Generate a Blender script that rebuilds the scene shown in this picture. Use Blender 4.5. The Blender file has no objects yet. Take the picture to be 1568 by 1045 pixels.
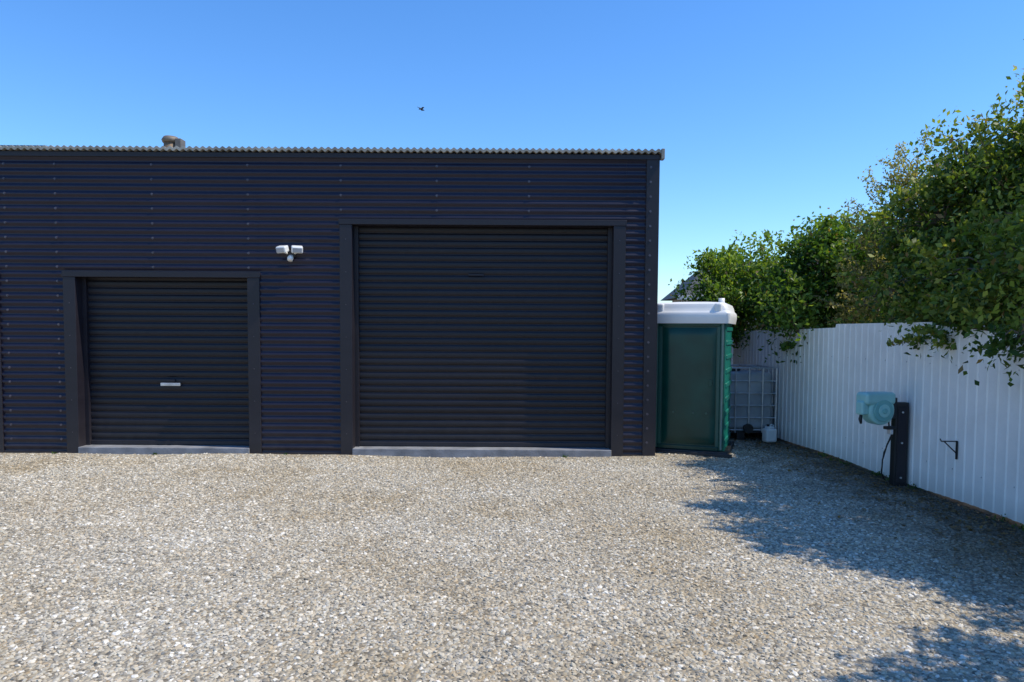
import bpy, math, random
import numpy as np
from mathutils import Vector, Matrix
random.seed(7)
S=bpy.context.scene
COL=S.collection
S.view_settings.view_transform='Standard'
S.view_settings.look='None'
S.view_settings.exposure=0

# ---------------------------------------------------------------- helpers
def new_mat(name):
    m=bpy.data.materials.new(name); m.use_nodes=True
    nt=m.node_tree; b=nt.nodes['Principled BSDF']
    return m,nt,b
def N(nt,t,**k):
    n=nt.nodes.new(t)
    for a,v in k.items():
        if a in n.inputs.keys(): n.inputs[a].default_value=v
        else: setattr(n,a,v)
    return n
def L(nt,a,b): nt.links.new(a,b)
def ramp(nt,stops,interp='LINEAR'):
    r=nt.nodes.new('ShaderNodeValToRGB'); e=r.color_ramp.elements
    r.color_ramp.interpolation=interp
    while len(e)<len(stops): e.new(0.5)
    for i,(p,c) in enumerate(stops):
        e[i].position=p; e[i].color=(*c,1) if len(c)==3 else c
    return r
def simple(name,col,rough=0.5,metal=0.0,var=0.25,scale=6.0,bump=0.0,bscale=60,spec=0.5):
    m,nt,b=new_mat(name)
    tc=N(nt,'ShaderNodeTexCoord')
    n=N(nt,'ShaderNodeTexNoise'); n.inputs['Scale'].default_value=scale; n.inputs['Detail'].default_value=6
    L(nt,tc.outputs['Object'],n.inputs['Vector'])
    r=ramp(nt,[(0.3,tuple(c*(1-var) for c in col)),(0.7,tuple(min(1,c*(1+var)) for c in col))])
    L(nt,n.outputs['Fac'],r.inputs['Fac']); L(nt,r.outputs['Color'],b.inputs['Base Color'])
    b.inputs['Roughness'].default_value=rough; b.inputs['Metallic'].default_value=metal
    b.inputs['Specular IOR Level'].default_value=spec
    if bump>0:
        n2=N(nt,'ShaderNodeTexNoise'); n2.inputs['Scale'].default_value=bscale
        L(nt,tc.outputs['Object'],n2.inputs['Vector'])
        bp=N(nt,'ShaderNodeBump'); bp.inputs['Strength'].default_value=bump; bp.inputs['Distance'].default_value=0.01
        L(nt,n2.outputs['Fac'],bp.inputs['Height']); L(nt,bp.outputs['Normal'],b.inputs['Normal'])
    return m
def empty(name,loc=(0,0,0),rz=0):
    e=bpy.data.objects.new(name,None); COL.objects.link(e); e.location=loc; e.rotation_euler[2]=rz
    e.empty_display_size=0.2
    return e
def mesh_obj(name,verts,faces,mat,parent=None,smooth=False):
    me=bpy.data.meshes.new(name); me.from_pydata([tuple(v) for v in verts],[],[tuple(f) for f in faces]); me.update()
    if mat: me.materials.append(mat)
    if smooth: me.polygons.foreach_set('use_smooth',[True]*len(me.polygons))
    o=bpy.data.objects.new(name,me); COL.objects.link(o)
    if parent: o.parent=parent
    return o
def box(name,x0,x1,y0,y1,z0,z1,mat,parent=None,bevel=0.0,seg=2):
    v=[(x0,y0,z0),(x1,y0,z0),(x1,y1,z0),(x0,y1,z0),(x0,y0,z1),(x1,y0,z1),(x1,y1,z1),(x0,y1,z1)]
    f=[(3,2,1,0),(4,5,6,7),(0,1,5,4),(1,2,6,5),(2,3,7,6),(3,0,4,7)]
    o=mesh_obj(name,v,f,mat,parent)
    if bevel>0:
        b=o.modifiers.new('bevel','BEVEL'); b.width=bevel; b.segments=seg; b.limit_method='NONE'
    return o
class Acc:
    def __init__(s): s.v=[]; s.f=[]
    def box(s,x0,x1,y0,y1,z0,z1):
        b=len(s.v)
        s.v+=[(x0,y0,z0),(x1,y0,z0),(x1,y1,z0),(x0,y1,z0),(x0,y0,z1),(x1,y0,z1),(x1,y1,z1),(x0,y1,z1)]
        s.f+=[tuple(b+i for i in q) for q in [(3,2,1,0),(4,5,6,7),(0,1,5,4),(1,2,6,5),(2,3,7,6),(3,0,4,7)]]
    def tube(s,pts,rad,n=6,cap=True):
        pts=[Vector(p) for p in pts]
        if not hasattr(rad,'__len__'): rad=[rad]*len(pts)
        b=len(s.v)
        for i,p in enumerate(pts):
            d=(pts[min(i+1,len(pts)-1)]-pts[max(i-1,0)])
            if d.length<1e-9: d=Vector((0,0,1))
            d.normalize()
            a=d.cross(Vector((0.13,0.21,1)) if abs(d.z)<0.9 else Vector((1,0.1,0))); a.normalize(); c=d.cross(a)
            for k in range(n):
                t=2*math.pi*k/n
                s.v.append(tuple(p+(a*math.cos(t)+c*math.sin(t))*rad[i]))
        for i in range(len(pts)-1):
            for k in range(n):
                s.f.append((b+i*n+k,b+i*n+(k+1)%n,b+(i+1)*n+(k+1)%n,b+(i+1)*n+k))
        if cap:
            s.f.append(tuple(b+k for k in range(n))[::-1]); e=b+(len(pts)-1)*n
            s.f.append(tuple(e+k for k in range(n)))
    def obj(s,name,mat,parent=None,smooth=False): return mesh_obj(name,s.v,s.f,mat,parent,smooth)

# ---------------------------------------------------------------- materials
def clad_mat(name,c1,c2,rough,dust=0.35,spec=0.5):
    m,nt,b=new_mat(name)
    g=N(nt,'ShaderNodeNewGeometry')
    mp=N(nt,'ShaderNodeMapping'); mp.inputs['Scale'].default_value=(0.7,0.7,3)
    L(nt,g.outputs['Position'],mp.inputs['Vector'])
    n=N(nt,'ShaderNodeTexNoise'); n.inputs['Scale'].default_value=1.3; n.inputs['Detail'].default_value=8; n.inputs['Roughness'].default_value=0.65
    L(nt,mp.outputs['Vector'],n.inputs['Vector'])
    r=ramp(nt,[(0.3,c1),(0.72,c2)]); L(nt,n.outputs['Fac'],r.inputs['Fac'])
    sp=N(nt,'ShaderNodeSeparateXYZ'); L(nt,g.outputs['Position'],sp.inputs[0])
    mr=N(nt,'ShaderNodeMapRange'); mr.inputs['From Min'].default_value=0.0; mr.inputs['From Max'].default_value=0.6
    mr.inputs['To Min'].default_value=dust; mr.inputs['To Max'].default_value=0.02
    L(nt,sp.outputs['Z'],mr.inputs['Value'])
    n2=N(nt,'ShaderNodeTexNoise'); n2.inputs['Scale'].default_value=9; n2.inputs['Detail'].default_value=8
    L(nt,g.outputs['Position'],n2.inputs['Vector'])
    mu=N(nt,'ShaderNodeMath',operation='MULTIPLY'); L(nt,mr.outputs[0],mu.inputs[0]); L(nt,n2.outputs['Fac'],mu.inputs[1])
    mx=N(nt,'ShaderNodeMix',data_type='RGBA'); L(nt,mu.outputs[0],mx.inputs[0]); L(nt,r.outputs['Color'],mx.inputs[6]); mx.inputs[7].default_value=(0.13,0.115,0.10,1)
    L(nt,mx.outputs[2],b.inputs['Base Color'])
    mr2=N(nt,'ShaderNodeMapRange'); mr2.inputs['To Min'].default_value=rough-0.1; mr2.inputs['To Max'].default_value=rough+0.15
    L(nt,n.outputs['Fac'],mr2.inputs['Value']); L(nt,mr2.outputs[0],b.inputs['Roughness'])
    b.inputs['Specular IOR Level'].default_value=spec
    return m
M_wall=clad_mat('navy_cladding',(0.0095,0.0078,0.0195),(0.0155,0.013,0.029),0.34,0.25,0.42)
M_door=clad_mat('roller_steel',(0.0085,0.0078,0.012),(0.014,0.013,0.019),0.40,0.3,0.35)
M_trim=clad_mat('dark_flashing',(0.012,0.0105,0.0165),(0.018,0.016,0.024),0.42,0.25,0.38)
M_screw=simple('screw_heads',(0.09,0.08,0.10),0.35,0.3,0.3,20)
M_roof=simple('roof_sheet_metal',(0.30,0.275,0.225),0.5,0.1,0.35,3)
M_galv=simple('galvanised_steel',(0.55,0.56,0.57),0.4,0.5,0.2,8)
M_conc=simple('concrete',(0.23,0.235,0.25),0.9,0,0.3,5,0.4,80)
M_black=simple('black_plastic',(0.014,0.014,0.016),0.5)
M_white=simple('white_plastic',(0.78,0.78,0.76),0.35,0,0.06,3)
M_rubber=simple('rubber_black',(0.02,0.02,0.02),0.7)

# ---------------------------------------------------------------- world, sun
EL=math.radians(55); hx,hy=0.98,-0.18
hl=math.hypot(hx,hy); hx/=hl; hy/=hl
sdir=Vector((math.cos(EL)*hx,math.cos(EL)*hy,math.sin(EL)))
W=bpy.data.worlds.new('World'); S.world=W; W.use_nodes=True
nt=W.node_tree; bg=nt.nodes['Background']
sky=nt.nodes.new('ShaderNodeTexSky'); sky.sky_type='NISHITA'; sky.sun_disc=False
sky.sun_elevation=EL; sky.sun_rotation=math.atan2(hx,hy)
sky.altitude=0; sky.air_density=1.1; sky.dust_density=0.12; sky.ozone_density=2.4
hs=N(nt,'ShaderNodeHueSaturation'); hs.inputs['Saturation'].default_value=1.22; hs.inputs['Value'].default_value=1.32
tm=N(nt,'ShaderNodeMix',data_type='RGBA',blend_type='MULTIPLY'); tm.inputs[0].default_value=1; tm.inputs[7].default_value=(0.70,0.89,1.12,1)
L(nt,sky.outputs[0],hs.inputs['Color']); L(nt,hs.outputs[0],tm.inputs[6]); L(nt,tm.outputs[2],bg.inputs['Color'])
bg.inputs['Strength'].default_value=0.15
ld=bpy.data.lights.new('sun','SUN'); ld.energy=4.5; ld.angle=math.radians(0.53); ld.color=(1.0,0.93,0.80)
lo=bpy.data.objects.new('sun',ld); COL.objects.link(lo); lo.rotation_euler=sdir.to_track_quat('Z','Y').to_euler(); lo.location=(10,-5,20)

# ---------------------------------------------------------------- camera
cd=bpy.data.cameras.new('camera'); cam=bpy.data.objects.new('camera',cd); COL.objects.link(cam); S.camera=cam
cd.sensor_width=36; cd.lens=26; cd.clip_end=5000; cd.clip_start=0.05
cd.shift_y=0.0286
cam.matrix_world=Matrix.Translation((0,0,1.74))@Matrix.Rotation(math.radians(87),4,'X')@Matrix.Rotation(math.radians(0.34),4,'Z')

# ---------------------------------------------------------------- ground
def gravel_colour(nt,b,stone=False):
    g=N(nt,'ShaderNodeNewGeometry')
    if stone:
        oi=N(nt,'ShaderNodeObjectInfo'); fac=oi.outputs['Random']
    else:
        v=N(nt,'ShaderNodeTexVoronoi'); v.inputs['Scale'].default_value=38
        L(nt,g.outputs['Position'],v.inputs['Vector'])
        sp=N(nt,'ShaderNodeSeparateColor'); L(nt,v.outputs['Color'],sp.inputs[0]); fac=sp.outputs[0]
    r=ramp(nt,[(0.0,(0.20,0.185,0.16)),(0.16,(0.35,0.325,0.28)),(0.4,(0.48,0.445,0.37)),(0.62,(0.56,0.515,0.425)),(0.78,(0.48,0.395,0.28)),(0.9,(0.66,0.62,0.54)),(1.0,(0.78,0.75,0.69))])
    L(nt,fac,r.inputs['Fac'])
    n=N(nt,'ShaderNodeTexNoise'); n.inputs['Scale'].default_value=0.6; n.inputs['Detail'].default_value=6; n.inputs['Roughness'].default_value=0.62
    L(nt,g.outputs['Position'],n.inputs['Vector'])
    r2=ramp(nt,[(0.30,(0.82,0.73,0.58)),(0.46,(0.99,0.95,0.87)),(0.68,(1.12,1.12,1.10))])
    L(nt,n.outputs['Fac'],r2.inputs['Fac'])
    mx=N(nt,'ShaderNodeMix',data_type='RGBA',blend_type='MULTIPLY'); mx.inputs[0].default_value=1
    L(nt,r.outputs['Color'],mx.inputs[6]); L(nt,r2.outputs['Color'],mx.inputs[7])
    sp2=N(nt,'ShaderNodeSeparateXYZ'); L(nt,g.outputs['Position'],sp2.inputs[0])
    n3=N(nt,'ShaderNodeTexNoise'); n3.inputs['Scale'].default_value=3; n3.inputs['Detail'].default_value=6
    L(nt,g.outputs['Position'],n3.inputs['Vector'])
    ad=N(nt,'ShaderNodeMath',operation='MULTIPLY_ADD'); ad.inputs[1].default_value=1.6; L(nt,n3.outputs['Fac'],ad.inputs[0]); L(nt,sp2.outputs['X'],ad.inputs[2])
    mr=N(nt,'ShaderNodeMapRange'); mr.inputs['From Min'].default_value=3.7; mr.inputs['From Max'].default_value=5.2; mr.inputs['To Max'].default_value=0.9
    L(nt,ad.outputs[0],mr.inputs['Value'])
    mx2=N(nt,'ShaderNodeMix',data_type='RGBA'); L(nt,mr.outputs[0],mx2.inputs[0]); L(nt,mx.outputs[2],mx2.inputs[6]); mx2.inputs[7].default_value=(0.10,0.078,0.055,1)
    return g,mx2
M_grav,nt,b=new_mat('gravel')
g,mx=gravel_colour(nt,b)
v=N(nt,'ShaderNodeTexVoronoi'); v.inputs['Scale'].default_value=38; L(nt,g.outputs['Position'],v.inputs['Vector'])
mr=N(nt,'ShaderNodeMapRange'); mr.inputs['From Min'].default_value=0.0; mr.inputs['From Max'].default_value=0.75; mr.inputs['To Min'].default_value=1; mr.inputs['To Max'].default_value=0
L(nt,v.outputs['Distance'],mr.inputs['Value'])
bp=N(nt,'ShaderNodeBump'); bp.inputs['Strength'].default_value=0.9; bp.inputs['Distance'].default_value=0.015
L(nt,mr.outputs[0],bp.inputs['Height']); L(nt,bp.outputs['Normal'],b.inputs['Normal'])
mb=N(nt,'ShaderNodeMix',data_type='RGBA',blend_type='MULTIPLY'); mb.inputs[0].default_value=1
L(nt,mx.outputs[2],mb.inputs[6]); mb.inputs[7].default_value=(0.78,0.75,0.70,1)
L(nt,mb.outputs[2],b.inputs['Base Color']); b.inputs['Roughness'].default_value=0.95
b.inputs['Specular IOR Level'].default_value=0.2
M_stone,nt,b=new_mat('gravel_stone')
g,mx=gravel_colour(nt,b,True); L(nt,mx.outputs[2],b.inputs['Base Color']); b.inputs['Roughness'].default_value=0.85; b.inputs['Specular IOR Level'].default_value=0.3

def axis(lo,hi,st):
    a=list(np.arange(lo,hi+1e-6,st)); 
    out=[lo-3,lo-10,lo-40,lo-150,lo-1500][::-1]+a+[hi+3,hi+10,hi+40,hi+150,hi+1500]
    return np.array(out)
xs=axis(-12,10,0.25); ys=axis(-4,16,0.25)
def und(x,y):
    return 0.010*math.sin(x*1.3+0.7*math.sin(y))+0.008*math.sin(y*1.7+x*0.6)+0.006*math.sin(3.1*x-2.3*y)
vv=[];ff=[]
for j,y in enumerate(ys):
    for i,x in enumerate(xs):
        inn=(-12<=x<=10 and -4<=y<=16)
        vv.append((x,y,und(x,y) if inn else 0))
nx=len(xs)
for j in range(len(ys)-1):
    for i in range(nx-1):
        ff.append((j*nx+i,j*nx+i+1,(j+1)*nx+i+1,(j+1)*nx+i))
ground=mesh_obj('gravel_ground',vv,ff,M_grav,None,True)
at=ground.data.attributes.new('dens','FLOAT','POINT')
dv=[]
for (x,y,z) in vv:
    d=0.0
    if 2.2<=y<=10.2 and -8<=x<=4.75: d=1.0
    elif 10.2<y<=14.2 and 2.1<=x<=4.5: d=1.0
    dv.append(d)
at.data.foreach_set('value',dv)
import bmesh
stones=bpy.data.collections.new('gravel_stones')
for k in range(7):
    bm=bmesh.new(); bmesh.ops.create_icosphere(bm,subdivisions=1,radius=1)
    rr=random.Random(k)
    sx,sy,sz=rr.uniform(.8,1.3),rr.uniform(.6,.95),rr.uniform(.4,.65)
    for v_ in bm.verts:
        q=rr.uniform(.75,1.2); v_.co=Vector((v_.co.x*sx*q,v_.co.y*sy*q,v_.co.z*sz*q))
    me=bpy.data.meshes.new('stone'); bm.to_mesh(me); bm.free(); me.materials.append(M_stone)
    stones.objects.link(bpy.data.objects.new('stone',me))
ng=bpy.data.node_groups.new('gravel_scatter','GeometryNodeTree')
ng.interface.new_socket('Geometry',in_out='INPUT',socket_type='NodeSocketGeometry')
ng.interface.new_socket('Geometry',in_out='OUTPUT',socket_type='NodeSocketGeometry')
gi=ng.nodes.new('NodeGroupInput'); go=ng.nodes.new('NodeGroupOutput')
dp=ng.nodes.new('GeometryNodeDistributePointsOnFaces'); na=ng.nodes.new('GeometryNodeInputNamedAttribute'); na.data_type='FLOAT'; na.inputs['Name'].default_value='dens'
mm=ng.nodes.new('ShaderNodeMath'); mm.operation='MULTIPLY'; mm.inputs[1].default_value=1500
ng.links.new(na.outputs['Attribute'],mm.inputs[0]); ng.links.new(mm.outputs[0],dp.inputs['Density'])
ng.links.new(gi.outputs[0],dp.inputs['Mesh'])
ci=ng.nodes.new('GeometryNodeCollectionInfo'); ci.inputs['Collection'].default_value=stones; ci.inputs['Separate Children'].default_value=True; ci.inputs['Reset Children'].default_value=True
ip=ng.nodes.new('GeometryNodeInstanceOnPoints'); ip.inputs['Pick Instance'].default_value=True
ng.links.new(dp.outputs['Points'],ip.inputs['Points']); ng.links.new(ci.outputs[0],ip.inputs['Instance'])
rv=ng.nodes.new('FunctionNodeRandomValue'); rv.data_type='FLOAT_VECTOR'; rv.inputs[0].default_value=(-0.5,-0.5,0); rv.inputs[1].default_value=(0.5,0.5,6.28)
ng.links.new(rv.outputs[0],ip.inputs['Rotation'])
rs=ng.nodes.new('FunctionNodeRandomValue'); rs.data_type='FLOAT'; rs.inputs['Min'].default_value=0.0; rs.inputs['Max'].default_value=1.0; rs.inputs['Seed'].default_value=5
pw=ng.nodes.new('ShaderNodeMath'); pw.operation='POWER'; pw.inputs[1].default_value=2.4; ng.links.new(rs.outputs[1],pw.inputs[0])
ma=ng.nodes.new('ShaderNodeMath'); ma.operation='MULTIPLY_ADD'; ma.inputs[1].default_value=0.0125; ma.inputs[2].default_value=0.0088
ng.links.new(pw.outputs[0],ma.inputs[0]); ng.links.new(ma.outputs[0],ip.inputs['Scale'])
jg=ng.nodes.new('GeometryNodeJoinGeometry'); ng.links.new(gi.outputs[0],jg.inputs[0]); ng.links.new(ip.outputs[0],jg.inputs[0]); ng.links.new(jg.outputs[0],go.inputs[0])
md=ground.modifiers.new('scatter','NODES'); md.node_group=ng

# ---------------------------------------------------------------- shed
D=10.3
shed=empty('metal_shed')
def profile(kind,t,amp):
    if kind=='sine': return amp*math.cos(2*math.pi*t)
    t=t%1.0
    if t<0.62: return amp*0.35*math.sin(math.pi*t/0.62)+amp*0.6
    return amp*0.6-amp*1.6*math.sin(math.pi*(t-0.62)/0.38)
def hpanel(name,x0,x1,z0,z1,y,mat,pitch=0.1,amp=0.011,kind='sine',parent=shed,n=8,laps=()):
    zs=[z0]; step=pitch/n; k=math.floor(z0/step)+1
    while k*step<z1-1e-5: zs.append(k*step); k+=1
    zs.append(z1)
    cuts=[x0]+[c for c in laps if x0+0.06<c<x1-0.06]+[x1]
    v=[];f=[]
    for ci_,(a,b_) in enumerate(zip(cuts[:-1],cuts[1:])):
        b0=len(v)
        bb=b_+(0.02 if b_!=x1 else 0)
        for z in zs:
            yy=y-profile(kind,z/pitch,amp)
            v+=[(a,yy-0.0045,z),(bb,yy,z)]
        for i in range(len(zs)-1): f.append((b0+2*i,b0+2*i+1,b0+2*i+3,b0+2*i+2))
    return mesh_obj(name,v,f,mat,parent,True)
TOP=4.10
doors=[(-9.9,-7.28,2.46),(-6.05,-3.67,2.46),(-2.22,1.39,3.20)]
XL=-13.0; XR=2.0
tw=0.17
LAPS=[-10.6,-8.8,-6.30,-4.97,-3.65,-2.37,-1.05,0.22]
segs=[(XL,-9.9-tw,0,TOP),(-7.28+tw-0.0,-6.05-tw,0,TOP),(-3.67+tw,-2.22-tw,0,TOP),(1.39+tw,XR-0.17,0,TOP)]
for i,(a,b_,z0,z1) in enumerate(segs): hpanel('wall_panel_%d'%i,a,b_,-0.1,z1,D,M_wall,laps=LAPS)
for i,(a,b_,h) in enumerate(doors): hpanel('wall_over_door_%d'%i,a-tw,b_+tw,h+0.08,TOP,D,M_wall,laps=LAPS)
tr=Acc()
for (a,b_,h) in doors:
    tr.box(a-tw,a,D-0.028,D+0.2,-0.1,h)
    tr.box(b_,b_+tw,D-0.028,D+0.2,-0.1,h)
    tr.box(a-tw-0.01,b_+tw+0.01,D-0.034,D+0.2,h,h+0.08)
o=tr.obj('door_flashings',M_trim,shed); bv=o.modifiers.new('b','BEVEL'); bv.width=0.006; bv.segments=2
o=box('corner_flashing',XR-0.17,XR+0.012,D-0.03,D+0.17,-0.1,TOP+0.02,M_trim,shed,0.012,3)
o=box('fascia_flashing',XL,XR+0.014,D-0.04,D+0.1,TOP,TOP+0.07,M_trim,shed,0.006,2)
v=[];f=[]
ny=int(8/0.0125)
for i in range(ny+1):
    yy=D+0.17+i*(7.83/ny); xx=XR+0.011*math.cos(2*math.pi*yy/0.1)-0.012
    v+=[(xx,yy,-0.1),(xx,yy,TOP-0.02-(yy-D)*0.04)]
for i in range(ny): f.append((2*i,2*i+2,2*i+3,2*i+1))
mesh_obj('side_wall',v,f,M_wall,shed,True)
box('back_wall',XL,XR-0.05,D+7.9,D+8.0,-0.1,TOP-0.35,M_wall,shed)
box('end_wall',XL-0.1,XL,D+0.05,D+8.0,-0.1,TOP-0.35,M_wall,shed)
box('inner_liner',XL,XR-0.05,D+0.62,D+0.66,-0.1,TOP-0.1,M_black,shed)
v=[];f=[]
n=8; P=0.09; cnt=int((XR+0.05-XL+0.1)/P*n)
for i in range(cnt+1):
    x=XL-0.1+i*P/n; z=TOP+0.125+0.014*math.cos(2*math.pi*x/P)
    v+=[(x,D-0.085,z),(x,D+8.1,z-0.33),(x,D-0.085,z-0.040),(x,D+8.1,z-0.37)]
for i in range(cnt):
    a=4*i;b_=4*i+4
    f+=[(a,b_,b_+1,a+1),(a+2,a+3,b_+3,b_+2),(a,a+2,b_+2,b_)]
mesh_obj('roof_sheets',v,f,M_roof,shed,False)
box('roof_edge_cap',XR+0.02,XR+0.065,D-0.095,D+0.02,TOP+0.0,TOP+0.14,M_roof,shed,0.006)
box('rear_ridge_flashing',XL,-6.6,D+0.3,D+0.5,TOP+0.07,TOP+0.23,M_trim,shed,0.01)
for i,(a,b_,h) in enumerate(doors):
    hpanel('roller_curtain_%d'%i,a+0.03,b_-0.03,0.15,h+0.05,D+0.2,M_door,0.098,0.009,'roll',n=12)
    box('bottom_rail_%d'%i,a+0.02,b_-0.02,D+0.175,D+0.225,0.10,0.155,M_trim,shed,0.004)
    gA=Acc(); gA.box(a,a+0.055,D+0.14,D+0.25,0.05,h); gA.box(b_-0.055,b_,D+0.14,D+0.25,0.05,h)
    gA.obj('curtain_guides_%d'%i,M_trim,shed)
    ac=Acc(); ac.tube([(a,D+0.42,h+0.20),(b_,D+0.42,h+0.20)],0.17,20); ac.obj('roller_drum_%d'%i,M_door,shed,True)
    box('threshold_%d'%i,a-0.005,b_+0.005,D-0.045,D+0.4,-0.1,0.092,M_conc,shed,0.008)
yy=D+0.18
box('door_handle',-4.98,-4.70,yy-0.035,yy-0.0,0.94,0.985,M_galv,shed,0.008)
box('door_lock_plate',-4.90,-4.78,yy-0.018,yy,1.0,1.035,M_trim,shed,0.004)
box('lift_handle',-0.62,-0.40,yy-0.03,yy,2.52,2.545,M_trim,shed,0.004)
sc=Acc()
for x in [-10.6,-8.8,-6.30,-4.97,-3.65,-2.37,-1.05,0.22,1.89,-7.0]:
    z=0.2
    while z<TOP-0.05:
        ok=True
        for (a,b_,h) in doors:
            if a-tw-0.01<x<b_+tw+0.01 and z<h+0.09: ok=False
        if ok:
            yb=D-0.0145-(0.017 if x>1.83 else 0)
            sc.tube([(x,yb+0.004,z),(x,yb-0.003,z)],0.018,8); sc.tube([(x,yb-0.003,z),(x,yb-0.012,z)],0.011,6)
        z+=0.2
for (a,b_,h) in doors:
    for x in (a-tw/2,b_+tw/2):
        z=0.3
        while z<h: sc.tube([(x,D-0.026,z),(x,D-0.034,z)],0.007,6); z+=0.45
sc.obj('cladding_screws',M_screw,shed)
for i,(a,b_,z0,z1) in enumerate(segs): box('base_channel_%d'%i,a,b_,D-0.018,D+0.05,-0.1,0.035,M_trim,shed,0.004)

# roof vent
rv_=empty('roof_vent',(-4.93,D+0.5,TOP))
ac=Acc(); ac.tube([(0,0,-0.1),(0,0,0.33)],0.095,20); ac.obj('pipe',simple('rusty_metal',(0.20,0.14,0.09),0.7,0.3,0.4,12),rv_,True)
ac=Acc(); ac.tube([(0,0,0.32),(0,0,0.36),(0,0,0.405)],[0.11,0.125,0.095],20); ac.obj('cowl',simple('vent_cowl',(0.20,0.16,0.12),0.6,0.2,0.3,12),rv_,True)
box('side_flange',0.09,0.18,-0.08,0.08,-0.05,0.37,simple('flange_metal',(0.15,0.13,0.11),0.6),rv_,0.01)

# security light
sl=empty('security_light',(-3.05,D-0.012,2.80))
box('base_plate',-0.055,0.055,-0.05,0,-0.06,0.04,M_black,sl,0.012)
M_glass=simple('lamp_glass',(0.35,0.36,0.38),0.12)
for sgn in (-1,1):
    hd=empty('lamp_head',(sgn*0.10,-0.10,0.045),sgn*0.35); hd.parent=sl; hd.rotation_euler[0]=0.35
    hb=box('housing',-0.075,0.075,-0.05,0.05,-0.045,0.045,M_white,hd,0.016,3)
    box('lens',-0.06,0.06,-0.058,-0.049,-0.033,0.033,M_glass,hd,0.004)
    ac=Acc(); ac.tube([(sgn*0.10,-0.06,0.02),(sgn*0.04,-0.035,-0.01)],0.013,8); ac.obj('arm',M_white,sl)
ac=Acc(); ac.tube([(0,-0.04,-0.045),(0,-0.075,-0.075),(0,-0.095,-0.10)],[0.03,0.042,0.036],14); ac.obj('sensor',M_white,sl,True)

# ---------------------------------------------------------------- portable toilet
M_green=simple('green_plastic_dark',(0.0025,0.052,0.040),0.27,0,0.3,2.2,spec=0.35)
M_green_sunlit=simple('sunlit_green_plastic',(0.006,0.17,0.125),0.38,0,0.15,3)  # brighter copy of the toilet green, sunlight on the side put into the colour
M_tpost=simple('green_plastic_post',(0.005,0.075,0.058),0.38,0,0.15,3)
M_alu=simple('grey_green_trim',(0.13,0.20,0.18),0.4,0,0.2,5)
M_wroof=simple('toilet_roof_plastic',(0.80,0.80,0.78),0.4,0,0.05,3)
ang=-math.radians(21)
pt=empty('portable_toilet',(2.97,D+0.02,0.0),ang)
w=0.99; dp_=1.08; H=1.90
box('base_tray',-w-0.06,0.07,-0.06,dp_+0.05,-0.02,0.07,M_black,pt,0.015)
box('skid_a',-w-0.10,0.13,-0.09,-0.0605,-0.02,0.05,M_black,pt,0.01)
box('body_shell',-w+0.02,-0.02,0.03,dp_-0.02,0.07,H,M_green,pt)
for x in (-w,-0.065):
    box('corner_post',x,x+0.065,0.0,0.075,0.07,H+0.01,M_tpost,pt,0.018,3)
    box('corner_strip',x+0.022,x+0.045,-0.006,0.01,0.09,H-0.02,M_alu,pt,0.004)
    box('rear_post',x,x+0.065,dp_-0.065,dp_,0.07,H+0.01,M_tpost,pt,0.018,3)
box('frame_top',-w+0.065,-0.065,0.004,0.05,H-0.07,H,M_green,pt,0.008)
box('frame_bottom',-w+0.065,-0.065,0.004,0.05,0.07,0.13,M_green,pt,0.008)
box('frame_left',-w+0.065,-w+0.115,0.004,0.05,0.13,H-0.07,M_tpost,pt,0.006)
box('frame_right',-0.11,-0.065,0.004,0.05,0.13,H-0.07,M_tpost,pt,0.006)
v=[];f=[]; nx_,nz_=16,30
x0,x1,z0,z1=-w+0.125,-0.12,0.15,H-0.09
for j in range(nz_+1):
    for i in range(nx_+1):
        u=i/nx_; t=j/nz_
        edge=min(1,min(u,1-u)*14)*min(1,min(t,1-t)*26)
        y=0.030-0.020*edge-0.006*math.sin(math.pi*u)*math.sin(math.pi*t)+0.0022*math.sin(u*7+t*5)*edge
        v.append((x0+(x1-x0)*u,y,z0+(z1-z0)*t))
for j in range(nz_):
    for i in range(nx_): a=j*(nx_+1)+i; f.append((a,a+1,a+nx_+2,a+nx_+1))
mesh_obj('door_leaf',v,f,M_green,pt,True)
ac=Acc()
for x in (-0.70,-0.42,-0.24):
    ac.tube([(x,0.012,0.60),(x,-0.008,0.60)],0.016,10)
ac.obj('rivets',M_tpost,pt)
box('latch',-0.215,-0.165,-0.008,0.012,0.98,1.08,M_green,pt,0.006)
for side in (0,1):
    v=[];f=[];n_=120
    y0,y1=0.075,dp_-0.065
    for i in range(n_+1):
        y=y0+(y1-y0)*i/n_; u=(y-y0)/(y1-y0)*6
        off=0.018*max(-0.3,min(1,1.6*math.sin(2*math.pi*u)))
        x=(-0.02+off+0.012) if side==0 else (-w+0.02-off-0.012)
        v+=[(x,y,0.07),(x,y,H)]
    for i in range(n_): f.append((2*i,2*i+2,2*i+3,2*i+1))
    mesh_obj('side_panel',v,f,M_green_sunlit,pt,True)
ac=Acc()
for k in range(9):
    z=0.16+k*0.2; ac.box(-0.01,0.022,0.09,dp_-0.08,z,z+0.07)
o=ac.obj('side_ribs',M_green_sunlit,pt); bv=o.modifiers.new('b','BEVEL'); bv.width=0.01
def rrect(cx,cy,hx_,hy_,r,z,n=6):
    out=[]
    for (sx,sy,a0) in ((1,1,0),(-1,1,90),(-1,-1,180),(1,-1,270)):
        for k in range(n+1):
            a=math.radians(a0+90*k/n); out.append((cx+sx*(hx_-r)+r*math.cos(a),cy+sy*(hy_-r)+r*math.sin(a),z))
    return out
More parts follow.
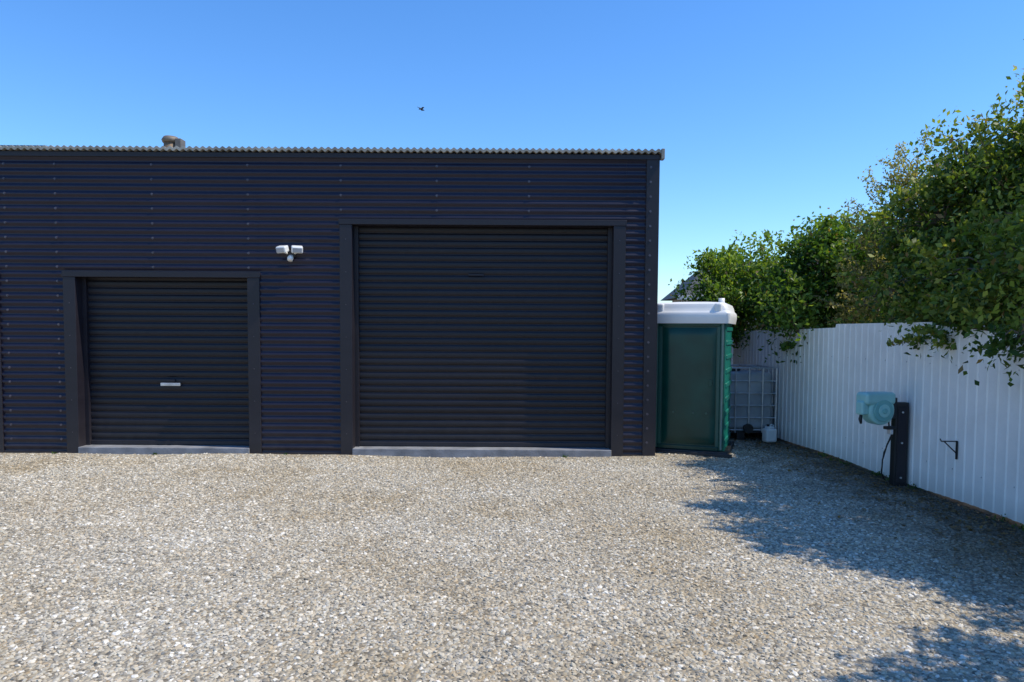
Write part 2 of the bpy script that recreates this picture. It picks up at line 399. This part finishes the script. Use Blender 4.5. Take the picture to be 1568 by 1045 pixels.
rings=[(0.53,0.575,0.05,H-0.025),(0.55,0.595,0.05,H-0.03),(0.565,0.61,0.06,H+0.05),(0.565,0.61,0.06,H+0.11),(0.55,0.595,0.07,H+0.135),(0.535,0.58,0.08,H+0.15),(0.525,0.57,0.09,H+0.20),(0.505,0.55,0.10,H+0.245),(0.46,0.50,0.12,H+0.268),(0.25,0.27,0.1,H+0.285),(0.02,0.02,0.01,H+0.29)]
v=[];f=[];m_=28
for (a,b_,r,z) in rings: v+=rrect(-w/2,dp_/2,a,b_,r,z)
for i in range(len(rings)-1):
    for k in range(m_): f.append((i*m_+k,i*m_+(k+1)%m_,(i+1)*m_+(k+1)%m_,(i+1)*m_+k))
o=mesh_obj('roof',v,f,M_wroof,pt,True)
o.data.set_sharp_from_angle(angle=math.radians(35))
for x in (-0.90,-0.10):
    box('roof_corner_boss',x-0.05,x+0.05,-0.055,0.10,H+0.12,H+0.255,M_wroof,pt,0.03,3)
ac=Acc(); ac.tube([(-0.08,0.22,H+0.2),(-0.08,0.22,H+0.33)],0.045,14); ac.obj('vent_pipe',M_wroof,pt,True)

# ---------------------------------------------------------------- fence
M_fence,nt,b=new_mat('white_fence_steel')
g=N(nt,'ShaderNodeNewGeometry'); n=N(nt,'ShaderNodeTexNoise'); n.inputs['Scale'].default_value=2.0; n.inputs['Detail'].default_value=8; n.inputs['Roughness'].default_value=0.7
L(nt,g.outputs['Position'],n.inputs['Vector'])
r=ramp(nt,[(0.25,(0.74,0.73,0.70)),(0.6,(0.86,0.85,0.82))]); L(nt,n.outputs['Fac'],r.inputs['Fac'])
sp=N(nt,'ShaderNodeSeparateXYZ'); L(nt,g.outputs['Position'],sp.inputs[0])
mr=N(nt,'ShaderNodeMapRange'); mr.inputs['From Max'].default_value=0.25; mr.inputs['To Min'].default_value=0.6; mr.inputs['To Max'].default_value=0.0; L(nt,sp.outputs['Z'],mr.inputs['Value'])
mu=N(nt,'ShaderNodeMath',operation='MULTIPLY'); L(nt,mr.outputs[0],mu.inputs[0]); L(nt,n.outputs['Fac'],mu.inputs[1])
mx=N(nt,'ShaderNodeMix',data_type='RGBA'); L(nt,mu.outputs[0],mx.inputs[0]); L(nt,r.outputs['Color'],mx.inputs[6]); mx.inputs[7].default_value=(0.25,0.21,0.16,1)
L(nt,mx.outputs[2],b.inputs['Base Color']); b.inputs['Roughness'].default_value=0.5
def fx(y): return float(np.interp(y,[-6,6.6,8.5,12.2,14.4],[5.0,4.60,4.54,4.37,4.30]))
def ftop(y): return float(np.interp(y,[-6,5.5,6.7,8.0,8.02,10.2,10.22,12.0,14.4],[1.66,1.67,1.74,1.84,1.87,1.87,1.82,1.79,1.77]))
def trap(t,amp):
    t=t%1.0
    pts=[(0,0),(0.30,0),(0.38,1),(0.62,1),(0.70,0),(1,0)]
    for (a,b_),(c,d) in zip(pts[:-1],pts[1:]):
        if a<=t<=c: return amp*(b_+(d-b_)*(t-a)/(c-a+1e-9))
    return 0
fence=empty('metal_fence')
v=[];f=[];P=0.15
y=-6.0; ysl=[]
while y<14.4:
    for q in (0,0.15,0.30,0.38,0.5,0.62,0.70,0.85): ysl.append(y+q*P)
    y+=P
for y in ysl:
    t=(y+6)/P; x=fx(y)-trap(t,0.010)
    v+=[(x,y,0.035+0.012*math.sin(y*2)),(x,y,ftop(y))]
for i in range(len(ysl)-1): f.append((2*i,2*i+2,2*i+3,2*i+1))
o=mesh_obj('long_fence_sheets',v,f,M_fence,fence); sd=o.modifiers.new('s','SOLIDIFY'); sd.thickness=0.003
v=[];f=[];xsl=[]
x=2.2
while x<4.3:
    for q in (0,0.15,0.30,0.38,0.5,0.62,0.70,0.85): xsl.append(x+q*P)
    x+=P
for x in xsl: v+=[(x,14.42-trap((x-2.2)/P,0.016),0.03),(x,14.42-trap((x-2.2)/P,0.016),1.80)]
for i in range(len(xsl)-1): f.append((2*i,2*i+2,2*i+3,2*i+1))
mesh_obj('end_fence_sheets',v,f,M_fence,fence)
M_wood=simple('weathered_timber',(0.16,0.12,0.085),0.85,0,0.35,7,0.4,40)
ac=Acc()
yy=-5.0
while yy<14.3:
    ac.box(fx(yy)+0.05,fx(yy)+0.14,yy,yy+0.09,-0.1,1.66); yy+=2.4
for z in (0.35,1.42):
    ys_=np.arange(-6,14.4,1.0)
    ac.tube([(fx(q)+0.028,q,z) for q in ys_],0.024,4)
pb=[(fx(q)+0.03,q) for q in np.arange(-6,14.5,0.5)]
for (xa,ya),(xb,yb) in zip(pb[:-1],pb[1:]):
    b0=len(ac.v); ac.v+=[(xa,ya,-0.1),(xb,yb,-0.1),(xb,yb,0.09),(xa,ya,0.09)]; ac.f.append((b0,b0+1,b0+2,b0+3))
ac.obj('posts_and_rails',M_wood,fence)
ac=Acc()
for k,y in enumerate(np.arange(-6+0.075,14.3,0.45)):
    for z in (0.35,1.42): ac.tube([(fx(y)-0.011,y,z),(fx(y)-0.018,y,z)],0.008,6)
ac.obj('fence_screws',M_galv,fence)

# ---------------------------------------------------------------- post, hose reel, bracket
px,py=4.44,8.42
post=empty('steel_post',(px,py,0))
box('post_body',-0.075,0.075,-0.05,0.05,-0.1,0.96,M_black,post,0.006)
box('face_plate',-0.05,0.05,-0.058,-0.0505,0.05,0.92,M_trim,post,0.003)
ac=Acc()
for z in (0.1,0.5,0.85): ac.tube([(0,-0.058,z),(0,-0.068,z)],0.012,6)
ac.obj('bolts',M_galv,post)
M_reel=simple('pale_teal_plastic',(0.30,0.58,0.55),0.4,0,0.12,4)
M_reel2=simple('teal_plastic',(0.17,0.42,0.40),0.4,0,0.12,4)
reel=empty('hose_reel',(4.13,8.36,0.895),math.radians(14))
def disc(name,r,y0,y1,mat,cx=0,cz=0,bev=0.012,n=36):
    a=Acc(); a.tube([(cx,y0,cz),(cx,y1,cz)],r,n); o=a.obj(name,mat,reel); b=o.modifiers.new('b','BEVEL'); b.width=bev; b.segments=2; b.angle_limit=math.radians(50); return o
disc('drum_case',0.165,-0.09,0.09,M_reel,0.02,-0.02,0.025)
disc('front_disc',0.125,-0.11,-0.0895,M_reel2,0.02,-0.02)
disc('hub_ring',0.075,-0.122,-0.1095,M_reel,0.02,-0.02)
disc('hub',0.03,-0.135,-0.1215,M_reel2,0.02,-0.02,0.005)
box('top_shroud',-0.20,0.19,-0.105,0.10,0.045,0.185,M_reel,reel,0.04,4)
box('nose',-0.225,-0.13,-0.06,0.06,-0.07,0.09,M_reel,reel,0.025,3)
box('mount_plate',0.17,0.25,-0.05,0.05,-0.12,0.12,M_black,reel,0.01)
ac=Acc(); ac.tube([(-0.19,0,-0.06),(-0.20,0,-0.12),(-0.19,0,-0.17)],[0.016,0.02,0.012],8); ac.obj('hose_nozzle',M_black,reel,True)
ac=Acc(); ac.tube([(0.16,-0.02,-0.14),(0.15,-0.05,-0.25),(0.20,-0.03,-0.30),(0.15,-0.02,-0.42),(0.13,0.02,-0.60),(0.15,0.05,-0.76),(0.2,0.06,-0.84)],0.008,8); ac.tube([(0.22,-0.07,-0.20),(0.16,-0.09,-0.22),(0.15,-0.08,-0.33),(0.10,-0.03,-0.50),(0.10,0.0,-0.72)],0.005,6); ac.obj('hose_tail',M_rubber,reel,True)
box('valve_block',0.08,0.20,-0.09,-0.03,-0.235,-0.20,M_black,reel,0.006)
box('valve_tap',0.125,0.16,-0.10,-0.04,-0.29,-0.235,M_galv,reel,0.006)
by=7.52; bx=fx(by)-0.012
br=empty('shelf_bracket',(bx,by,0.48))
ac=Acc(); ac.box(-0.006,0,-0.014,0.014,-0.02,0.17); ac.box(-0.16,0,-0.010,0.010,0.160,0.17); ac.tube([(-0.13,0,0.16),(-0.003,0,0.04)],0.006,6); ac.tube([(-0.16,0,0.162),(-0.175,0,0.19)],0.006,6)
ac.obj('bracket_arm',M_black,br)

# ---------------------------------------------------------------- liquid container in cage
ibc=empty('caged_water_tank',(3.2,12.0,0))
M_tank=simple('translucent_tank_plastic',(0.34,0.36,0.37),0.35,0,0.25,3)
box('tank',0.04,1.06,0.04,0.96,0.16,1.10,M_tank,ibc,0.06,4)
ac=Acc(); ac.tube([(0.55,0.5,1.09),(0.55,0.5,1.15)],0.11,20); ac.obj('fill_cap',M_black,ibc,True)
ac=Acc()
for z in (0.16,0.36,0.56,0.76,0.96,1.17):
    ac.tube([(0,0,z),(1.1,0,z),(1.1,1.0,z),(0,1.0,z),(0,0,z)],0.013,6)
for x in np.linspace(0,1.1,6):
    ac.tube([(x,-0.01,0.12),(x,-0.01,1.17)],0.012,6); ac.tube([(x,1.01,0.12),(x,1.01,1.17)],0.012,6)
for y in np.linspace(0,1,6):
    ac.tube([(-0.01,y,0.12),(-0.01,y,1.17)],0.012,6); ac.tube([(1.11,y,0.12),(1.11,y,1.17)],0.012,6)
for x in (0.3,0.8): ac.tube([(x,0,1.18),(x,1.0,1.18)],0.014,6)
ac.obj('cage',M_galv,ibc)
ac=Acc(); ac.box(0,1.1,0,1.0,0.11,0.15)
for x in (0.0,0.48,0.98):
    for y in (0,0.44,0.88): ac.box(x,x+0.12,y,y+0.12,0.0,0.11)
ac.obj('pallet',M_black,ibc)
ac=Acc(); ac.tube([(0.62,0.0,0.2),(0.62,-0.1,0.2)],0.05,12); ac.tube([(0.62,-0.10,0.2),(0.62,-0.15,0.2)],0.075,16); ac.obj('outlet_valve',M_black,ibc)
jug=empty('plastic_jug',(4.12,11.75,0.0),0.3)
box('jug_body',-0.10,0.10,-0.07,0.07,0,0.22,M_white,jug,0.03,3)
box('jug_shoulder',-0.06,0.06,-0.05,0.05,0.21,0.255,M_white,jug,0.02,3)
ac=Acc(); ac.tube([(-0.03,0,0.25),(-0.03,0,0.285)],0.022,12); ac.obj('jug_cap',M_black,jug)
ac=Acc(); ac.tube([(0.0,0,0.25),(0.03,0,0.28),(0.07,0,0.27),(0.08,0,0.21)],0.01,8); ac.obj('jug_handle',M_white,jug,True)

# ---------------------------------------------------------------- neighbour house (hipped roof)
M_hroof=simple('dark_roof_tiles',(0.05,0.055,0.06),0.7,0,0.3,4)
M_hwall=simple('rendered_wall',(0.35,0.32,0.28),0.9,0,0.15,3)
hs_=empty('neighbour_house',(5.75,25,0))
box('walls',0.3,11.7,0.3,3.1,0,2.95,M_hwall,hs_)
v=[(-0.1,0,2.95),(-0.1,3.4,2.95),(1.3,1.7,4.3),(10.7,1.7,4.3),(12.1,0,2.95),(12.1,3.4,2.95)]
f=[(0,2,1),(0,4,3,2),(1,2,3,5),(4,5,3),(0,1,5,4)]
mesh_obj('hip_roof',v,f,M_hroof,hs_)
box('gutter',-0.2,12.2,-0.1,0.0,2.84,2.98,simple('gutter_paint',(0.5,0.5,0.48),0.5),hs_,0.01)
box('window',2,3.4,0.26,0.32,1.1,2.2,simple('window_glass',(0.03,0.04,0.05),0.08),hs_)
box('house_door',5,5.9,0.26,0.32,0,2.1,M_wood,hs_)

vv=[];ff=[];K=160
for i in range(K+1):
    x=-1400+2800*i/K; h=26+16*math.sin(i*0.11+1)+9*math.sin(i*0.31)+3*math.sin(i*1.1)
    vv+=[(x,1150,0),(x,1250,max(4,h)),(x,1450,0)]
for i in range(K): a=3*i; ff+=[(a,a+3,a+4,a+1),(a+1,a+4,a+5,a+2)]
mesh_obj('distant_hills',vv,ff,simple('hazy_hill',(0.13,0.19,0.22),1.0,0,0.2,0.01),None,True)

# ---------------------------------------------------------------- trees
def leaf_mat(name):
    m,nt,b=new_mat(name)
    at=N(nt,'ShaderNodeAttribute'); at.attribute_name='leafcol'
    L(nt,at.outputs['Color'],b.inputs['Base Color']); b.inputs['Roughness'].default_value=0.45; b.inputs['Specular IOR Level'].default_value=0.3
    tl=N(nt,'ShaderNodeBsdfTranslucent')
    mc=N(nt,'ShaderNodeMix',data_type='RGBA',blend_type='MULTIPLY'); mc.inputs[0].default_value=1; L(nt,at.outputs['Color'],mc.inputs[6]); mc.inputs[7].default_value=(1.6,1.6,0.55,1)
    L(nt,mc.outputs[2],tl.inputs['Color'])
    ms=N(nt,'ShaderNodeMixShader'); ms.inputs[0].default_value=0.42
    L(nt,b.outputs[0],ms.inputs[1]); L(nt,tl.outputs[0],ms.inputs[2]); L(nt,ms.outputs[0],nt.nodes['Material Output'].inputs['Surface'])
    return m
M_leaf=leaf_mat('foliage')
M_bark=simple('bark',(0.17,0.135,0.10),0.9,0,0.35,9,0.6,40)
def leaf_mesh(name,P_,Cl,leafL,rg,parent,mat,flat=False):
    n=len(P_)
    u=rg.normal(size=(n,3)); u[:,2]-=0.25
    if flat: u[:,2]*=0.15
    u/=np.linalg.norm(u,axis=1)[:,None]
    a=rg.normal(size=(n,3))
    if flat: a=np.tile([0,0,1.0],(n,1))+rg.normal(size=(n,3))*0.25
    v_=np.cross(u,a); v_/=np.linalg.norm(v_,axis=1)[:,None]
    w_=np.cross(u,v_)
    Ls=(leafL*rg.uniform(0.6,1.3,size=(n,1)))
    V=np.empty((n,4,3)); V[:,0]=P_-u*Ls/2; V[:,1]=P_+v_*Ls*0.27+w_*Ls*0.09; V[:,2]=P_+u*Ls/2; V[:,3]=P_-v_*Ls*0.27+w_*Ls*0.09
    me=bpy.data.meshes.new(name); me.vertices.add(4*n); me.vertices.foreach_set('co',V.reshape(-1))
    me.loops.add(4*n); me.loops.foreach_set('vertex_index',np.arange(4*n,dtype=np.int32))
    me.polygons.add(n); me.polygons.foreach_set('loop_start',np.arange(0,4*n,4,dtype=np.int32))
    me.update(calc_edges=True); me.validate()
    ca=me.color_attributes.new('leafcol','FLOAT_COLOR','POINT')
    cc=np.ones((n,4,4)); cc[:,:,:3]=Cl[:,None,:]; ca.data.foreach_set('color',cc.reshape(-1))
    me.materials.append(mat)
    o=bpy.data.objects.new(name,me); COL.objects.link(o)
    if parent: o.parent=parent
    return o
def build_tree(base,lobes,seed,leafL=0.085,nclump=55,per=85,cols=None,spread=0.17,wisps=0.3,kind='tree'):
    rg=np.random.default_rng(seed); rd=random.Random(seed)
    root=empty(kind,base)
    bx,by_,bz=base
    ac=Acc()
    cen=np.array([l[:3] for l in lobes]); cm=cen.mean(0)
    fork=Vector((cm[0]*0.4+bx*0.6-bx,cm[1]*0.4+by_*0.6-by_,max(0.7,cm[2]*0.42)))
    ac.tube([(0,0,-0.1),(fork.x*0.3+0.04,fork.y*0.3,fork.z*0.4),(fork.x*0.7,fork.y*0.7+0.04,fork.z*0.75),fork],[0.13,0.10,0.09,0.08],8)
    vol=np.array([l[3]*l[4]*l[5] for l in lobes])**0.75; vol/=vol.sum()
    C=[];Cr=[];Cc=[]
    for li,l in enumerate(lobes):
        c=Vector((l[0]-bx,l[1]-by_,l[2])); mid=fork.lerp(c,0.5)+Vector((rd.uniform(-.1,.1),rd.uniform(-.1,.1),0.1))
        ac.tube([fork,mid,c],[0.06,0.042,0.022],6)
        k=max(5,int(nclump*vol[li]))
        lobe_tone=rg.uniform(-0.15,0.18)
        for j in range(k):
            d=rg.normal(size=3); d/=np.linalg.norm(d)
            rad=rg.uniform(0.35,1.0)**0.6*(1+rg.normal()*0.14)
            p=np.array([c.x,c.y,c.z])+d*rad*np.array(l[3:6])
            st=c.lerp(Vector(p),0.15)
            m2=st.lerp(Vector(p),0.55)+Vector((rd.uniform(-.06,.06),rd.uniform(-.06,.06),rd.uniform(0,.08)))
            ac.tube([st,m2,p],[0.016,0.009,0.003],4,False)
            C.append(p); Cr.append(spread*rg.uniform(0.5,1.35)); Cc.append((rg.uniform()+lobe_tone,d[2],rad))
            if rg.uniform()<wisps and rad>0.6:
                dd=d*np.array([1,1,0.7])+np.array([0,0,rg.uniform(0.1,0.7)]); dd/=np.linalg.norm(dd)
                q=p+dd*rg.uniform(0.2,0.45)
                ac.tube([p,(p+q)/2+rg.normal(size=3)*0.02,q],[0.006,0.005,0.003],4,False)
                for s_ in np.linspace(0.2,1,6): 
                    C.append(p+(q-p)*s_); Cr.append(-0.035); Cc.append((rg.uniform(0.5,1),0.8,1))
    ac.obj('trunk_and_limbs',M_bark,root,True)
    pts=[];cols_=[]
    cA,cB,cC=[np.array(c) for c in cols]
    for p,r,(u,dz,rad) in zip(C,Cr,Cc):
        n=per if r>0 else 9
        r=abs(r)
        off=np.clip(rg.normal(size=(n,3)),-1.9,1.9)*np.array([1,1,0.75])*r
        pts.append(p+off)
        t=np.clip(0.5*u+0.25*dz+0.35*(rad-0.45)+rg.normal(size=(n,1))*0.16+off[:,2:3]/max(r,.01)*0.10,0,1)  # sunlit tops and shaded interior put into the leaf colour, plus random tone
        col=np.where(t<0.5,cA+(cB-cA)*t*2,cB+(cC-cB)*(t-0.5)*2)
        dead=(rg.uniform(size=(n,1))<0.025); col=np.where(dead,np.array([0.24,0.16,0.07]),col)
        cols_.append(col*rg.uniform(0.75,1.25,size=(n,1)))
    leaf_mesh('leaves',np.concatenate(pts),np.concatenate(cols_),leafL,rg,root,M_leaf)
    return root
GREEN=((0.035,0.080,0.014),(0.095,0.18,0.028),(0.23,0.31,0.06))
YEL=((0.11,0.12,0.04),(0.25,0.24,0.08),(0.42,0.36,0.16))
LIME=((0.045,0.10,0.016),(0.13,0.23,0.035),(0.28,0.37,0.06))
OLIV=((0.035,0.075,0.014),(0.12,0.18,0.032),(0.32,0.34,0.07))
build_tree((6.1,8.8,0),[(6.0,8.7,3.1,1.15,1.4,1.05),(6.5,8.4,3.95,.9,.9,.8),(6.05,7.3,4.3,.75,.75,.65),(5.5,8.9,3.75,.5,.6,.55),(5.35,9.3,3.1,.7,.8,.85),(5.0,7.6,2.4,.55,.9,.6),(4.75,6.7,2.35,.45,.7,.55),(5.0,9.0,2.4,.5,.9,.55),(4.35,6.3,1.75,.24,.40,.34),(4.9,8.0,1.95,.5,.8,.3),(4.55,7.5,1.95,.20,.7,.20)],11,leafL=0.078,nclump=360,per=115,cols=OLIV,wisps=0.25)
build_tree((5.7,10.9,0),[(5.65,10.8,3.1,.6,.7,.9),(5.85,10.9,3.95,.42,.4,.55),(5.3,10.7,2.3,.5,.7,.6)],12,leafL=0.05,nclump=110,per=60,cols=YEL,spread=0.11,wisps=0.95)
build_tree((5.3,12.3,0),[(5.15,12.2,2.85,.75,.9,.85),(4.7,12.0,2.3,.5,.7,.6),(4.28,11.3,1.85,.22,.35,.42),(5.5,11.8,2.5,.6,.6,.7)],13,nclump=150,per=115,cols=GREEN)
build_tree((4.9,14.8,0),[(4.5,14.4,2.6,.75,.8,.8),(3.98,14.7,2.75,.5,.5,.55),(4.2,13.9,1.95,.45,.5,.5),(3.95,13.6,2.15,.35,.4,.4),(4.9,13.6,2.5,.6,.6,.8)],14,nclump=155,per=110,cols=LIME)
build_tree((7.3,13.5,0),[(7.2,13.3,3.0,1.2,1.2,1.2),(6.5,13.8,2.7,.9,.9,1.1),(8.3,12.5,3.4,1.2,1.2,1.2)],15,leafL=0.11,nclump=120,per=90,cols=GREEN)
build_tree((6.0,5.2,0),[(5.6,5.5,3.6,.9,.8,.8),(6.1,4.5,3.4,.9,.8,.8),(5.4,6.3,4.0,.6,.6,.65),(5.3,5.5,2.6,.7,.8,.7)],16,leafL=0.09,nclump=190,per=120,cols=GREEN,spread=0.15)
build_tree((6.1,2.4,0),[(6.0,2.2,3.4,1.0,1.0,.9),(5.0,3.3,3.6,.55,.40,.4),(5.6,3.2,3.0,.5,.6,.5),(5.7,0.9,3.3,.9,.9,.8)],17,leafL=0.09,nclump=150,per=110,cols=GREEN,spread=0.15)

# fallen leaves along the fence, as one object
rg=np.random.default_rng(5); n=2600
yy=rg.uniform(3,14,n); xx=np.array([fx(y) for y in yy])-np.abs(rg.normal(size=n))*0.45-0.03
zz=np.array([und(a,b) for a,b in zip(xx,yy)])+0.020
cl=np.array([[0.20,0.13,0.06]])*rg.uniform(0.4,1.5,size=(n,1))
leaf_mesh('leaf_litter',np.stack([xx,yy,zz],1),cl,0.05,rg,None,M_leaf,True)
pts=[];cl=[]
for k in range(18):
    y=rg.uniform(4,13.5); c=np.array([fx(y)-0.05,y,0.02]) 
    if k%4==0: c=np.array([rg.uniform(-7,1.9),D-0.07,0.0])
    m=26; s_=(0.35 if k%4==0 else 0.7); o_=rg.normal(size=(m,3))*np.array([0.05,0.06,0.025])*s_; o_[:,2]=np.abs(o_[:,2])
    pts.append(c+o_); cl.append(np.tile([0.07,0.12,0.03],(m,1))*rg.uniform(0.6,1.4,size=(m,1)))
leaf_mesh('weeds',np.concatenate(pts),np.concatenate(cl),0.035,rg,None,M_leaf)

# ---------------------------------------------------------------- bird
bd=empty('bird',(-4.9,40,13.5),0.6); bd.rotation_euler[1]=0.3
ac=Acc(); ac.tube([(-0.18,0,0.02),(-0.08,0,0.02),(0.04,0,0),(0.13,0,0.03),(0.18,0,0.03)],[0.015,0.04,0.05,0.03,0.008],8); ac.obj('body',M_black,bd,True)
mesh_obj('wings',[(0.04,0,0.03),(0.06,0.15,0.10),(-0.02,0.32,0.05),(-0.06,0.14,0.08),(-0.04,0,0.03),(0.06,-0.15,0.10),(-0.02,-0.32,0.05),(-0.06,-0.14,0.08)],[(0,1,3,4),(1,2,3),(0,4,7,5),(5,7,6)],M_black,bd)
mesh_obj('tail',[(-0.16,0,0.02),(-0.26,0.04,0.02),(-0.26,-0.04,0.02)],[(0,1,2)],M_black,bd)
